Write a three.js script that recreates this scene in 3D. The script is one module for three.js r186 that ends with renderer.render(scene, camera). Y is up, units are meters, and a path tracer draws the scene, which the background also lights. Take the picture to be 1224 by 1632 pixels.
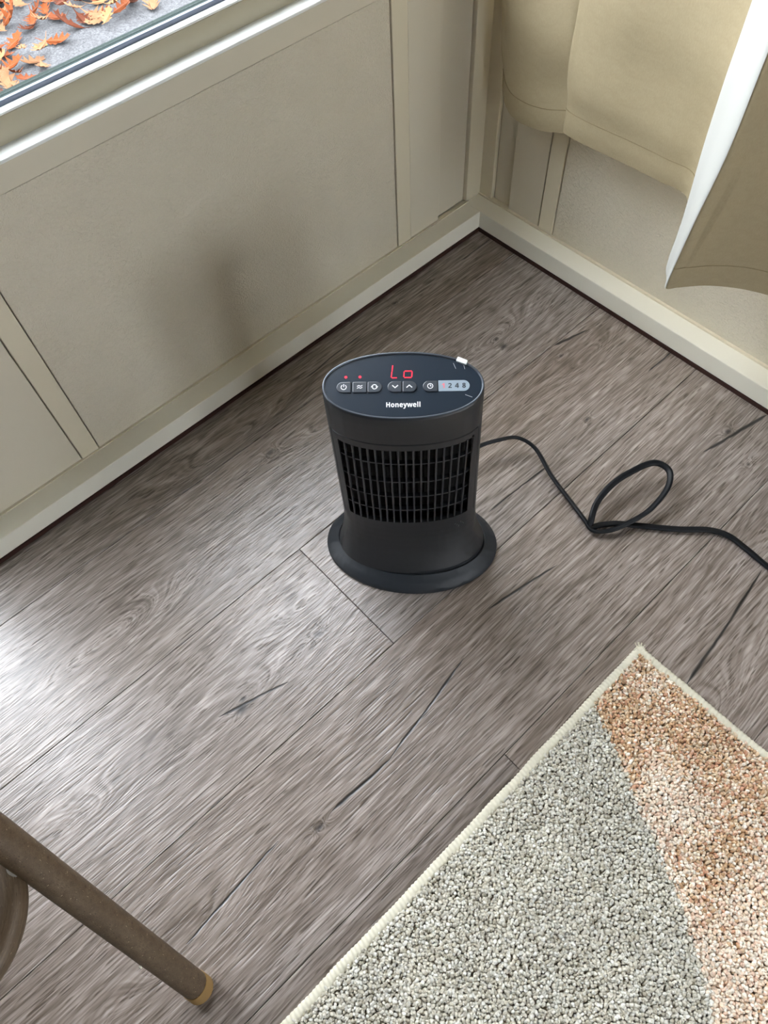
import * as THREE from 'three';
import { mergeGeometries, toCreasedNormals } from 'three/addons/utils/BufferGeometryUtils.js';
import { RoundedBoxGeometry } from 'three/addons/geometries/RoundedBoxGeometry.js';
import { TextGeometry } from 'three/addons/geometries/TextGeometry.js';
import { FontLoader } from 'three/addons/loaders/FontLoader.js';

// ───────────────────────── camera, sky, exposure ─────────────────────────
const scene = new THREE.Scene();
const camera = new THREE.PerspectiveCamera(69.44, 1224 / 1632, 0.02, 200);
camera.matrixAutoUpdate = true;
camera.position.set(0.63856, 0.78067, 0.75239);
{
  const m = new THREE.Matrix4();
  m.makeBasis(new THREE.Vector3(0.6804, -0.04274, -0.73159), new THREE.Vector3(-0.61548, 0.50855, -0.60212), new THREE.Vector3(0.39779, 0.85997, 0.31972));
  camera.quaternion.setFromRotationMatrix(m);
}
scene.add(camera);
const renderer = new THREE.WebGLRenderer({ antialias: true });
renderer.toneMapping = THREE.LinearToneMapping;
renderer.toneMappingExposure = 1.0;
renderer.shadowMap.enabled = true;
{ // bright even overcast
  const w = 64, h = 64, d = new Float32Array(w * h * 4);
  for (let j = 0; j < h; j++) { const e = Math.max(0, Math.sin(((j + 0.5) / h - 0.5) * Math.PI)), L = (1 + 0.15 * e) / 1.15; for (let i = 0; i < w; i++) d.set([0.90 * L, 0.96 * L, 1.03 * L, 1], (j * w + i) * 4); }
  const t = new THREE.DataTexture(d, w, h, THREE.RGBAFormat, THREE.FloatType); t.mapping = THREE.EquirectangularReflectionMapping; t.magFilter = t.minFilter = THREE.LinearFilter; t.needsUpdate = true;
  scene.background = t; scene.backgroundIntensity = 18.5;
}

// ───────────────────────── helpers ─────────────────────────
function rng(seed) { let a = seed >>> 0; return () => { a = (a + 0x6D2B79F5) | 0; let t = Math.imul(a ^ (a >>> 15), 1 | a); t = (t + Math.imul(t ^ (t >>> 7), 61 | t)) ^ t; return ((t ^ (t >>> 14)) >>> 0) / 4294967296; }; }
const R0 = rng(77);
const TAB = new Float32Array(65536); for (let i = 0; i < 65536; i++) TAB[i] = R0() * 2 - 1;
const hsh = (x, y) => TAB[((x * 374761 + y * 668265 + ((x * y) & 1023) * 31) & 0x7fffffff) & 65535];
function noise(x, y) {                                   // smooth value noise, -1..1
  const xi = Math.floor(x), yi = Math.floor(y), fx = x - xi, fy = y - yi;
  const u = fx * fx * (3 - 2 * fx), v = fy * fy * (3 - 2 * fy);
  const a = hsh(xi, yi), b = hsh(xi + 1, yi), c = hsh(xi, yi + 1), d = hsh(xi + 1, yi + 1);
  return a + (b - a) * u + (c - a + (a - b - c + d) * u) * v;
}
const fbm = (x, y) => noise(x, y) * 0.6 + noise(x * 2.1 + 7, y * 2.1 + 3) * 0.3 + noise(x * 4.3 + 1, y * 4.3 + 9) * 0.15;
const clamp = (v, a = 0, b = 1) => Math.min(b, Math.max(a, v));
const sm = (a, b, v) => { const t = clamp((v - a) / (b - a)); return t * t * (3 - 2 * t); };
const used = {};
function numbered(n) { if (!(n in used)) { used[n] = 0; return n; } return n + '_' + String(++used[n]).padStart(3, '0'); }
function mesh(name, geo, mat, parent) {
  const m = new THREE.Mesh(geo, mat); m.name = parent ? name : numbered(name);
  m.castShadow = m.receiveShadow = true; (parent || scene).add(m); return m;
}
function thing(name, label, category, pos = [0, 0, 0], turn = 0, group) {
  const o = new THREE.Group(); o.name = numbered(name); o.position.set(...pos); o.rotation.y = turn;
  o.userData = { label, category }; if (group) o.userData.group = group; scene.add(o); return o;
}
function struct(o, label, category) { o.userData.kind = 'structure'; o.userData.label = label; if (category) o.userData.category = category; return o; }
function bx(x0, x1, y0, y1, z0, z1) { const g = new THREE.BoxGeometry(x1 - x0, y1 - y0, z1 - z0); g.translate((x0 + x1) / 2, (y0 + y1) / 2, (z0 + z1) / 2); return g; }
function rbx(x0, x1, y0, y1, z0, z1, r = 0.0015, seg = 2) { const g = new RoundedBoxGeometry(x1 - x0, y1 - y0, z1 - z0, seg, r); g.translate((x0 + x1) / 2, (y0 + y1) / 2, (z0 + z1) / 2); return g; }
function metricUV(g, s = 1) {                            // box projection, uv in metres * s
  g = g.index ? g.toNonIndexed() : g; const p = g.attributes.position, n = g.attributes.normal, uv = new Float32Array(p.count * 2);
  for (let i = 0; i < p.count; i++) {
    const ax = Math.abs(n.getX(i)), ay = Math.abs(n.getY(i)), az = Math.abs(n.getZ(i));
    if (ax >= ay && ax >= az) { uv[2 * i] = p.getZ(i) * s; uv[2 * i + 1] = p.getY(i) * s; }
    else if (ay >= az) { uv[2 * i] = p.getX(i) * s; uv[2 * i + 1] = p.getZ(i) * s; }
    else { uv[2 * i] = p.getX(i) * s; uv[2 * i + 1] = p.getY(i) * s; }
  }
  g.setAttribute('uv', new THREE.BufferAttribute(uv, 2)); return g;
}
const plain = (g) => { const o = g.index ? g.toNonIndexed() : g.clone(); for (const k of Object.keys(o.attributes)) if (!['position', 'normal', 'uv'].includes(k)) o.deleteAttribute(k); return o; };
const merge = (a) => mergeGeometries(a.map(plain));
function tex(w, h, fn, srgb = true) {
  const d = new Uint8Array(w * h * 4), c = [0, 0, 0];
  for (let y = 0; y < h; y++) for (let x = 0; x < w; x++) { fn(x, y, c); const i = (y * w + x) * 4; d[i] = c[0]; d[i + 1] = c[1]; d[i + 2] = c[2]; d[i + 3] = 255; }
  const t = new THREE.DataTexture(d, w, h, THREE.RGBAFormat); t.magFilter = THREE.LinearFilter; t.minFilter = THREE.LinearMipmapLinearFilter; t.generateMipmaps = true;
  t.wrapS = t.wrapT = THREE.MirroredRepeatWrapping; if (srgb) t.colorSpace = THREE.SRGBColorSpace; t.needsUpdate = true; return t;
}
const std = (o) => new THREE.MeshStandardMaterial(o);
const phys = (o) => new THREE.MeshPhysicalMaterial(o);
function gridGeo(nu, nv, fn, uvScale) {                  // (nu+1)x(nv+1) sheet from fn(u,v)->[x,y,z]
  const pos = [], uv = [], idx = [];
  for (let j = 0; j <= nv; j++) for (let i = 0; i <= nu; i++) { const p = fn(i / nu, j / nv); pos.push(...p); uv.push(i / nu * (uvScale?.[0] ?? 1), j / nv * (uvScale?.[1] ?? 1)); }
  for (let j = 0; j < nv; j++) for (let i = 0; i < nu; i++) { const a = j * (nu + 1) + i, b = a + 1, c = a + nu + 1, d = c + 1; idx.push(a, b, d, a, d, c); }
  const g = new THREE.BufferGeometry(); g.setAttribute('position', new THREE.Float32BufferAttribute(pos, 3)); g.setAttribute('uv', new THREE.Float32BufferAttribute(uv, 2)); g.setIndex(idx); g.computeVertexNormals(); return g;
}

// ───────────────────────── wall materials ─────────────────────────
const leatherTex = tex(1024, 1024, (x, y, c) => {        // embossed leatherette relief, 0.25 m tile
  const u = x / 1024 * 150, v = y / 1024 * 150;
  const w = noise(u * 0.5, v * 0.5) * 1.5;
  const n = noise(u + w, v * 1.5 - w) * 0.55 + noise(u * 2.1 + 5, v * 2.6 + w) * 0.4;
  const s = clamp(0.5 + n * 0.5); c[0] = c[1] = c[2] = Math.round(255 * s);
}, false);
const faint = tex(512, 512, (x, y, c) => { const n = fbm(x / 90, y / 90) * 3 + noise(x / 3, y / 3) * 1.5; c[0] = 206 + n; c[1] = 198 + n; c[2] = 179 + n; });
const M = {};
M.panelRough = std({ map: faint, roughness: 0.55, bumpMap: leatherTex, bumpScale: 0.0009 });
M.panel = std({ color: 0xcec6b3, roughness: 0.5 });
M.trim = std({ color: 0xd3cab3, roughness: 0.45 });
M.baseboard = std({ color: 0xe2decf, roughness: 0.42 });
M.core = std({ color: 0x8d8674, roughness: 0.9 });
M.vinyl = std({ color: 0xe4e7e4, roughness: 0.35 });
M.sashShaded = std({ color: 0xaca48e, roughness: 0.35 });  // vinyl darkened to carry the shade on the rail's room side
M.gasket = std({ color: 0x5a6272, roughness: 0.5 });
M.outerFrame = phys({ color: 0x222b27, roughness: 0.85, specularIntensity: 0.15 });
M.glass = phys({ color: 0xffffff, roughness: 0.0, transmission: 1, thickness: 0, ior: 1.45, specularIntensity: 0.5 });
M.gap = std({ color: 0x30140b, roughness: 0.9 });
M.ceil = std({ color: 0x8a7458, roughness: 0.8 });      // unseen ceiling, toned dark to cut bounce light
M.dimWall = std({ color: 0x6b5a48, roughness: 0.85 });   // unseen walls, brown picked dark to cut bounce light

// ───────────────────────── room shell ─────────────────────────
const RX = 2.30, RZ = 3.00, RH = 2.05, SILL = 0.404, HEAD = 1.08;
const WX = -0.026;                                       // face of the left wall's panels; the right wall mirrors it at z = WX
// bays along a wall: [start, end] of each window opening
const BAYS = [[0.149, 0.668]], ADDED_DOOR = [0.880, 1.12];       // window bay, then an unseen door added to light the floor

// generic wall built along "s" with panels; place(s0,s1,y0,y1,d0,d1) maps to a box, d is depth into the wall (negative = outwards)
function buildWall(name, label, place, bays, length) {
  const core = [];
  core.push(place(-0.13, length, -0.02, SILL - 0.006, -0.12, -0.034));
  core.push(place(-0.13, length, HEAD, RH, -0.12, -0.034));
  let s = -0.13;
  for (const [a, b] of bays) { core.push(place(s, a, SILL - 0.006, HEAD, -0.12, -0.034)); s = b; }
  core.push(place(s, length, SILL - 0.006, HEAD, -0.12, -0.034));
  const w = struct(mesh(name, merge(core), M.core), label);
  return w;
}
const placeL = (s0, s1, y0, y1, d0, d1) => bx(d0, d1, y0, y1, s0, s1);
const placeR = (s0, s1, y0, y1, d0, d1) => bx(s0, s1, y0, y1, d0, d1);
const rL = (s0, s1, y0, y1, d0, d1, r) => rbx(d0, d1, y0, y1, s0, s1, r);
const rR = (s0, s1, y0, y1, d0, d1, r) => rbx(s0, s1, y0, y1, d0, d1, r);

const wallL = buildWall('wall_left', 'beige panelled wall under the window with baseboard', placeL, BAYS, ADDED_DOOR[0]);
{ const w = [placeL(ADDED_DOOR[1], RZ, -0.02, RH, -0.12, -0.034), placeL(ADDED_DOOR[0], ADDED_DOOR[1], 1.90, RH, -0.12, -0.034), placeL(ADDED_DOOR[0], ADDED_DOOR[1], -0.06, -0.004, -0.12, -0.026)]; mesh('panel', merge(w), M.panel, wallL); }
const BAYS_R = [[0.120, 0.639], [1.16, 1.46]];  // second bay is an unseen window added to brighten the right floor
const wallR = buildWall('wall_right', 'beige panelled wall behind the cream curtain', placeR, BAYS_R, RX);
const TOPB = 0.034;                                      // top of the baseboard
function clad(wall, P, bays, off, end, textured) {
  // corner trim, two narrow panels, then batten / wide panel per bay
  mesh('corner_trim', P(-0.030, 0.004 + off[0], TOPB - 0.004, RH, -0.04, WX, 0.0012), M.trim, wall);
  mesh('panel', P(0.0052 + off[0], 0.063 + off[1], TOPB + 0.0025, RH, -0.04, WX - 0.0060, 0.001), M.panel, wall);
  mesh('panel', P(0.0632 + off[1], 0.1215 + off[2], TOPB - 0.004, RH, -0.04, WX - 0.0012, 0.0012), M.panel, wall);
  bays.forEach(([a, b], i) => {
    mesh('batten', P(a - 0.0265, a - 0.0013, TOPB - 0.004, RH, -0.04, WX, 0.0012), M.trim, wall);
    mesh('panel', metricUV(P(a, b - 0.0006, TOPB - 0.003, 0.3735, -0.04, WX - 0.0014, 0.001), 4), M.panelRough, wall);
    mesh('apron', P(a, b - 0.0006, 0.3737, SILL - 0.0055, -0.04, WX - 0.0010, 0.0008), M.panel, wall);
    mesh('header_panel', P(a, b - 0.0006, HEAD + 0.02, RH, -0.04, WX - 0.0014, 0.001), M.panel, wall);
  });
  const last = bays[bays.length - 1][1];
  mesh('batten', P(last + 0.0008, last + 0.0242, TOPB - 0.004, RH, -0.04, WX, 0.0012), M.trim, wall);
  mesh('panel', P(last + 0.0255, end, TOPB - 0.003, RH, -0.04, WX - 0.0014, 0.001), M.panel, wall);
}
clad(wallL, rL, BAYS, [0, 0, 0], ADDED_DOOR[0]);
clad(wallR, rR, BAYS_R, [-0.006, -0.031, -0.030], RX);

// windows: sill lip, rail toned as shaded with a lit top, gasket, pane, outer frame
let winN = 0;
function windowUnit(P, a, b, label) {
  const g = new THREE.Group(); g.name = 'window_' + (++winN); struct(g, label); scene.add(g);
  const rail = 0.030;
  mesh('sill', P(a, b, SILL - 0.0025, SILL + 0.001, -0.060, -0.0192, 0.0010), M.vinyl, g);
  mesh('sash_rail', P(a, b, SILL - 0.002, SILL + 0.0228, -0.0465, -0.0372, 0.0006), M.sashShaded, g);
  mesh('lit_rail_top', P(a, b, SILL + 0.0228, SILL + 0.0250, -0.0465, -0.0374, 0.0006), M.vinyl, g);  // sky-lit top of the rail, its brightness put into the colour
  mesh('sash_rail', P(a, b, HEAD - rail, HEAD, -0.0465, -0.030, 0.001), M.vinyl, g);
  mesh('sash_stile', P(a, a + 0.018, SILL + 0.0245, HEAD - rail, -0.0465, -0.030, 0.001), M.vinyl, g);
  mesh('sash_stile', P(b - 0.018, b, SILL + 0.0245, HEAD - rail, -0.0465, -0.030, 0.001), M.vinyl, g);
  mesh('gasket', P(a + 0.018, b - 0.018, SILL + 0.012, SILL + 0.0290, -0.0505, -0.0466, 0.0006), M.gasket, g);
  mesh('outer_rail', P(a, b, SILL - 0.006, SILL + 0.0250, -0.0610, -0.0545, 0.0008), M.outerFrame, g);
  mesh('outer_rail', P(a, b, SILL - 0.006, SILL + 0.0245, -0.0690, -0.0620, 0.0008), M.outerFrame, g);
  mesh('outer_rail', P(a, b, SILL - 0.016, SILL - 0.0052, -0.1205, -0.0700, 0.0008), M.outerFrame, g);
  mesh('pane', P(a + 0.004, b - 0.004, SILL + 0.018, HEAD - 0.012, -0.0540, -0.0510, 0.0004), M.glass, g);
  return g;
}
{ // unseen glazed door, added to brighten the floor by the left wall
  const g = new THREE.Group(); g.name = 'added_door_1'; struct(g, 'unseen glazed door added along the left wall to light the floor'); scene.add(g);
  const [a, b] = ADDED_DOOR, P = rL;
  mesh('door_stile', P(a, a + 0.03, 0.0, 1.90, -0.075, -0.04, 0.002), M.vinyl, g); mesh('door_stile', P(b - 0.03, b, 0.0, 1.90, -0.075, -0.04, 0.002), M.vinyl, g);
  mesh('door_rail', P(a, b, 0.0, 0.07, -0.075, -0.04, 0.002), M.vinyl, g); mesh('door_panel', P(a, b, 0.98, 1.90, -0.075, -0.04, 0.002), M.vinyl, g);  // solid upper half keeps the added fill light low
  mesh('pane', P(a + 0.025, b - 0.025, 0.065, 0.99, -0.060, -0.056, 0.0005), M.glass, g);
}
const ordinal = ['first', 'second', 'third', 'fourth', 'fifth'];
BAYS.forEach(([a, b], i) => windowUnit(rL, a, b, ordinal[i] + ' window bay along the left wall from the corner'));
BAYS_R.forEach(([a, b], i) => windowUnit(rR, a, b, ordinal[i] + ' window bay along the right wall (first curtained, second added to brighten the floor)'));

// far walls (behind the camera): the wall across from the left one has windows too
const FAR_BAYS = [[0.20, 0.56], [0.78, 1.14]];
{
  const core = [bx(RX, RX + 0.1, -0.02, SILL, -0.12, RZ), bx(RX, RX + 0.1, HEAD, RH, -0.12, RZ)]; let s = -0.12;
  for (const [a, b] of FAR_BAYS) { core.push(bx(RX, RX + 0.1, SILL, HEAD, s, a)); s = b; }
  core.push(bx(RX, RX + 0.1, SILL, HEAD, s, RZ));
  struct(mesh('wall_far', merge(core), M.dimWall), 'brown wall with windows across the room');
  const PF = (s0, s1, y0, y1, d0, d1, r) => rbx(RX + 0.02 - d1, RX + 0.02 - d0, y0, y1, s0, s1, r);
  FAR_BAYS.forEach(([a, b], i) => windowUnit(PF, a, b, ordinal[i] + ' window in the wall across the room'));
  struct(mesh('wall_back', bx(-0.12, RX + 0.1, -0.02, RH, RZ, RZ + 0.1), M.dimWall), 'brown wall behind the camera, toned dark to cut bounce light');
  struct(mesh('ceiling', bx(-0.13, RX + 0.12, RH, RH + 0.12, -0.13, RZ + 0.1), M.ceil), 'unseen ceiling toned dark to cut bounce light');
}

// baseboards with the dark strip under them
function bevelProfile(P, z1, name, label) {
  const b = new THREE.Group(); b.name = name; struct(b, label); scene.add(b);
  return b;
}
{
  const bl = bevelProfile(null, 0, 'baseboard_left', 'cream baseboard along the wall under the window');
  mesh('board', rbx(WX - 0.012, 0.0050, 0.0062, TOPB + 0.0005, 0.0050, ADDED_DOOR[0] - 0.01, 0.0012, 3), M.baseboard, bl);
  mesh('caulk_bead', bx(WX - 0.004, WX + 0.0022, TOPB, TOPB + 0.0022, 0.0, ADDED_DOOR[0] - 0.01), M.trim, bl);
  mesh('gap_strip', bx(WX - 0.01, 0.0062, -0.002, 0.0061, 0.0062, ADDED_DOOR[0] - 0.01), M.gap, bl);
  const br = bevelProfile(null, 0, 'baseboard_right', 'cream baseboard below the curtain, running out of the corner');
  mesh('board', rbx(WX - 0.012, RX, 0.0062, TOPB + 0.0005, WX - 0.012, 0.0055, 0.0012, 3), M.baseboard, br);
  mesh('caulk_bead', bx(WX, RX, TOPB, TOPB + 0.003, WX - 0.006, WX + 0.0025), M.trim, br);
  mesh('gap_strip', bx(WX - 0.01, RX, -0.002, 0.0061, WX - 0.01, 0.0066), M.gap, br);
}

// ───────────────────────── floor planks ─────────────────────────
const PW = 0.165, TL = 1.0;                              // plank width; length covered by one texture
// each texture: features = knots / cathedral centres in plank metres (u across 0..PW, w along z from z0)
function woodTex(seed, feats, tone) {
  const W = 448, H = 2048, S = seed * 13.37;
  return tex(W, H, (x, y, c) => {
    const u = x / W * PW, w = y / H * TL;
    let v = u + 0.010 * noise(u * 9 + S, w * 2.6 + S) + 0.0035 * noise(u * 30 + S, w * 9 - S);
    let knot = 0, crack = 0;
    for (const f of feats) {
      const du = u - f.u, dw = w - f.w;
      if (f.t === 'cathedral') {                         // nested arches opening along the plank
        const q = Math.exp(-Math.pow(du / f.su, 2) - Math.pow(dw / f.sw, 2));
        v += (Math.sqrt(du * du + Math.pow(dw * f.k, 2)) * 1.1 - u * 0.5) * q * 0.8;
      } else if (f.t === 'knot') {
        const d = Math.hypot(du / f.su, dw / f.sw); v += 0.012 * Math.exp(-d * d) * Math.sign(du || 1); knot = Math.max(knot, Math.exp(-Math.pow(d * 2.2, 2)) * (f.s ?? 1));
      } else if (f.t === 'crack') {
        const t = clamp((w - f.w0) / (f.w1 - f.w0)); if (w > f.w0 && w < f.w1) { const cu = f.u + (f.u2 - f.u) * t + 0.0012 * noise(w * 22 + S, 3) + 0.0003 * noise(w * 130, 9); const wd = f.wd * 1.35 * (0.6 + 0.7 * Math.abs(noise(w * 30, S))) * Math.min(1, 8 * t, 8 * (1 - t)); crack = Math.max(crack, clamp(1.4 - Math.abs(u - cu) / wd)); }
      }
    }
    const ring = noise(v * 190 + S, 2.5 + w * 0.8), ring2 = noise(v * 430 + S, 9.5 + w * 1.5);
    const fib = noise(u * 900 + S + noise(u * 40, w * 14) * 1.4, w * 62), fib2 = noise(v * 1350 + S, w * 40 + 40);
    const pore = sm(0.25, 0.75, noise(v * 900 + 300 + S, w * 46 + 7) * 0.55 + noise(u * 1300, w * 95) * 0.5 + ring * 0.25);
    const broad = fbm(u * 14 + S, w * 3.2 + S * 2);
    let t = 0.56 + ring * 0.13 + ring2 * 0.13 + fib * 0.25 + fib2 * 0.20 + broad * 0.10 - pore * 0.46 + tone;
    t = clamp(t);
    const warm = 0.5 + 0.5 * noise(u * 11 + 50 + S, w * 2.1 + 11);
    let r = 76 + 104 * t, g = 67 + 103 * t, b = 58 + 104 * t - 4 * warm;
    r += 4 * warm; const k = 1 - 0.62 * knot; r *= k; g *= k; b *= k * 1.02;
    const q = 1 - 0.75 * crack; c[0] = clamp(r * q, 0, 255); c[1] = clamp(g * q, 0, 255); c[2] = clamp(b * q, 0, 255);
  });
}
const kn = (u, w, z = 1, s = 1) => ({ t: 'knot', u, w, su: 0.0055 * z, sw: 0.010 * z, s });
const ck = (u, w0, u2, w1, wd = 0.0010) => ({ t: 'crack', u, u2, w0, w1, wd });
const ca = (u, w, su, sw, k) => ({ t: 'cathedral', u, w, su, sw, k });
const woods = [
  woodTex(1, [kn(0.057, 0.217, 0.7), ck(0.062, 0.012, 0.063, 0.085, 0.0009), ck(0.068, 0.29, 0.073, 0.41, 0.0007), ca(0.09, 0.55, 0.04, 0.2, 0.15)], -0.05),
  woodTex(2, [ca(0.115, 0.965, 0.06, 0.20, 0.24), ca(0.10, 0.80, 0.035, 0.09, 0.22), kn(0.101, 0.165, 0.8), kn(0.118, 0.168, 1.2), kn(0.028, 0.516, 1.3, 0.6), ca(0.10, 0.17, 0.05, 0.14, 0.2), ca(0.045, 0.43, 0.035, 0.10, 0.2)], 0),
  woodTex(3, [kn(0.106, 0.168, 1.5), kn(0.098, 0.160, 0.8), ck(0.118, 0.112, 0.095, 0.192, 0.0012), ca(0.10, 0.17, 0.05, 0.20, 0.14), kn(0.097, 0.054, 1.4, 0.7), ca(0.06, 0.03, 0.04, 0.1, 0.2), ca(0.08, 0.40, 0.05, 0.12, 0.2)], 0.03),
  woodTex(4, [ck(0.015, 0.062, 0.002, 0.118, 0.0013), ck(0.122, 0.012, 0.122, 0.064, 0.0011), kn(0.116, 0.186, 0.8), kn(0.020, 0.125, 1.0, 0.6), ck(0.129, 0.275, 0.123, 0.382, 0.0008), ca(0.05, 0.11, 0.05, 0.12, 0.22)], -0.01),
  woodTex(5, [ck(0.110, 0.015, 0.086, 0.125, 0.0015), kn(0.089, 0.075, 1.1), ck(0.066, 0.535, 0.088, 0.670, 0.0010), ck(0.088, 0.665, 0.086, 0.745, 0.0010), ck(0.070, 0.80, 0.079, 0.92, 0.0009), kn(0.088, 0.763, 0.9), ck(0.063, 0.375, 0.044, 0.475, 0.0008), kn(0.135, 0.10, 0.8, 0.6), ca(0.08, 0.93, 0.05, 0.12, 0.2)], 0.02),
  woodTex(6, [ck(0.064, 0.213, 0.084, 0.395, 0.0013), ca(0.12, 0.42, 0.05, 0.16, 0.2), kn(0.05, 0.07, 1.0), ca(0.04, 0.12, 0.04, 0.1, 0.2)], 0.04),
  woodTex(7, [ca(0.07, 0.5, 0.05, 0.3, 0.15), kn(0.11, 0.33)], -0.02),
];
const woodMats = woods.map((t) => { const b = t.clone(); b.colorSpace = THREE.NoColorSpace; b.needsUpdate = true; return phys({ map: t, roughness: 0.34, ior: 1.62, bumpMap: b, bumpScale: 0.0009 }); });
function plankGeo(x0, x1, z0, z1, uz0) {
  const e = 0.0003, c = 0.0005, d = 0.0006, D = 0.008, pos = [], uv = [], idx = [];
  const ring = (i, y) => [[x0 + i, y, z0 + i], [x1 - i, y, z0 + i], [x1 - i, y, z1 - i], [x0 + i, y, z1 - i]];
  const A = ring(e, -D), B = ring(e, -d), T = ring(e + c, 0);
  const quad = (a, b, c2, d2) => { const o = pos.length / 3; for (const p of [a, b, c2, d2]) { pos.push(...p); uv.push((p[0] - x0) / PW, (p[2] - uz0) / TL); } idx.push(o, o + 1, o + 2, o, o + 2, o + 3); };
  quad(T[3], T[2], T[1], T[0]);
  for (let i = 0; i < 4; i++) { const j = (i + 1) % 4; quad(T[i], T[j], B[j], B[i]); quad(B[i], B[j], A[j], A[i]); }
  const g = new THREE.BufferGeometry(); g.setAttribute('position', new THREE.Float32BufferAttribute(pos, 3)); g.setAttribute('uv', new THREE.Float32BufferAttribute(uv, 2)); g.setIndex(idx); const n = g.toNonIndexed(); n.computeVertexNormals(); return n;
}
const floor = struct(mesh('floor', bx(-0.12, RX + 0.1, -0.06, -0.0075, -0.12, RZ), M.gap), 'grey-brown wood plank floor');
{
  const x0 = 0.0792 - PW, rows = 15;
  const first = [[0], [0], [0, 0.570], [0], [0, 0.570], [0], [0, 0.33]];
  for (let r = 0; r < rows; r++) {
    const xa = x0 + r * PW, xb = Math.min(xa + PW, RX); if (xb - xa < 0.01) continue;
    const cuts = [-0.01]; if (first[r]?.[1]) cuts.push(first[r][1]); let z = cuts[cuts.length - 1] === -0.01 ? 1.02 + 0.13 * ((r * 5) % 7) : cuts[cuts.length - 1] + 1.215;
    while (z < RZ - 0.05) { cuts.push(z); z += 1.215; } cuts.push(RZ);
    for (let k = 0; k + 1 < cuts.length; k++) {
      const mi = r < 7 && k === 0 ? [0, 1, 3, 4, 5, 6, 2][r] : (r === 2 && k === 1) ? 2 : (r * 3 + k * 2) % 7;
      const uz = cuts[k];
      mesh('plank', plankGeo(Math.max(xa, -0.03), xb, cuts[k], cuts[k + 1], uz).translate(0, 0, 0), woodMats[mi], floor);
    }
  }
}

// ───────────────────────── heater ─────────────────────────
const heater = thing('fan_heater', 'black oval ceramic fan heater with red display standing on the plank floor', 'heater', [0.332, 0, 0.468], 0.745);
M.plastic = phys({ color: 0x26272a, roughness: 0.42, clearcoat: 0.05 });
M.basePlastic = phys({ color: 0x1f242a, roughness: 0.52, clearcoat: 0.0, clearcoatRoughness: 0.4 });
M.grille = std({ color: 0x313236, roughness: 0.5 });
M.dark = std({ color: 0x0b0b0c, roughness: 0.8 });
M.panelGloss = phys({ color: 0x222b35, roughness: 0.25, clearcoat: 0.6, clearcoatRoughness: 0.15 });
M.rim = phys({ color: 0x4d535b, roughness: 0.3, metalness: 0.25 });
M.print = std({ color: 0xe9ebee, roughness: 0.5 });
M.red = std({ color: 0x5a0812, roughness: 0.5, emissive: 0xff1238, emissiveIntensity: 1.7 });
M.button = phys({ color: 0x33383f, roughness: 0.35, clearcoat: 0.4 });
M.pill = std({ color: 0x87949f, roughness: 0.45 });
M.inkDark = std({ color: 0x20262c, roughness: 0.6 });
M.strand = std({ color: 0xaab2b6, roughness: 0.5 });
M.cord = phys({ color: 0x101216, roughness: 0.5, specularIntensity: 0.6 });
const font = await new FontLoader().loadAsync('fonts/droid/droid_sans_bold.typeface.json');

const body = new THREE.Group(); body.name = 'housing_assembly';
const BROT = 0.06;                                       // the column is swivelled a little on its base
const toBody = (g) => { g.rotateY(BROT); return g; };
const TOP_S = -0.22, TOP_H = 0.2805, GO = { x0: -0.0655, x1: 0.0595, y0: 0.096, y1: 0.2275 };
function sect(h) {                                       // cross-section at height h: centre and half axes
  const t = clamp((h - 0.085) / 0.19);
  let a = 0.0728 - 0.0016 * t, bf = 0.0325, bb = 0.0325, ox = -0.0015 - 0.003 * t, oz = -0.0055;
  if (h < 0.09) {
    const q = clamp((0.09 - h) / 0.072), k = Math.pow(q, 2.3);
    a += (0.0845 - 0.0728) * k; bf += (0.0485 - 0.0325) * k; bb += (0.0485 - 0.0325) * k; oz *= 1 - k; ox *= 1 - k;
  }
  return { a, bf, bb, ox, oz };
}
const PEXP = 2.15;
function surf(th, h, inset = 0) {
  const s = sect(h), c = Math.cos(th), n = Math.sin(th);
  const px = Math.sign(c) * Math.pow(Math.abs(c), 2 / PEXP), pz = Math.sign(n) * Math.pow(Math.abs(n), 2 / PEXP);
  return [s.ox + (s.a - inset) * px, h, s.oz + ((n > 0 ? s.bf : s.bb) - inset) * pz];
}
function frontZ(x, h, inset = 0) { const s = sect(h), q = clamp(Math.abs((x - s.ox) / (s.a - inset)), 0, 1); return s.oz + (s.bf - inset) * Math.pow(1 - Math.pow(q, PEXP), 1 / PEXP); }
function thFromX(x, h) { const s = sect(h), q = clamp((x - s.ox) / s.a, -1, 1); return Math.acos(Math.sign(q) * Math.pow(Math.abs(q), PEXP / 2)); }
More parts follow.
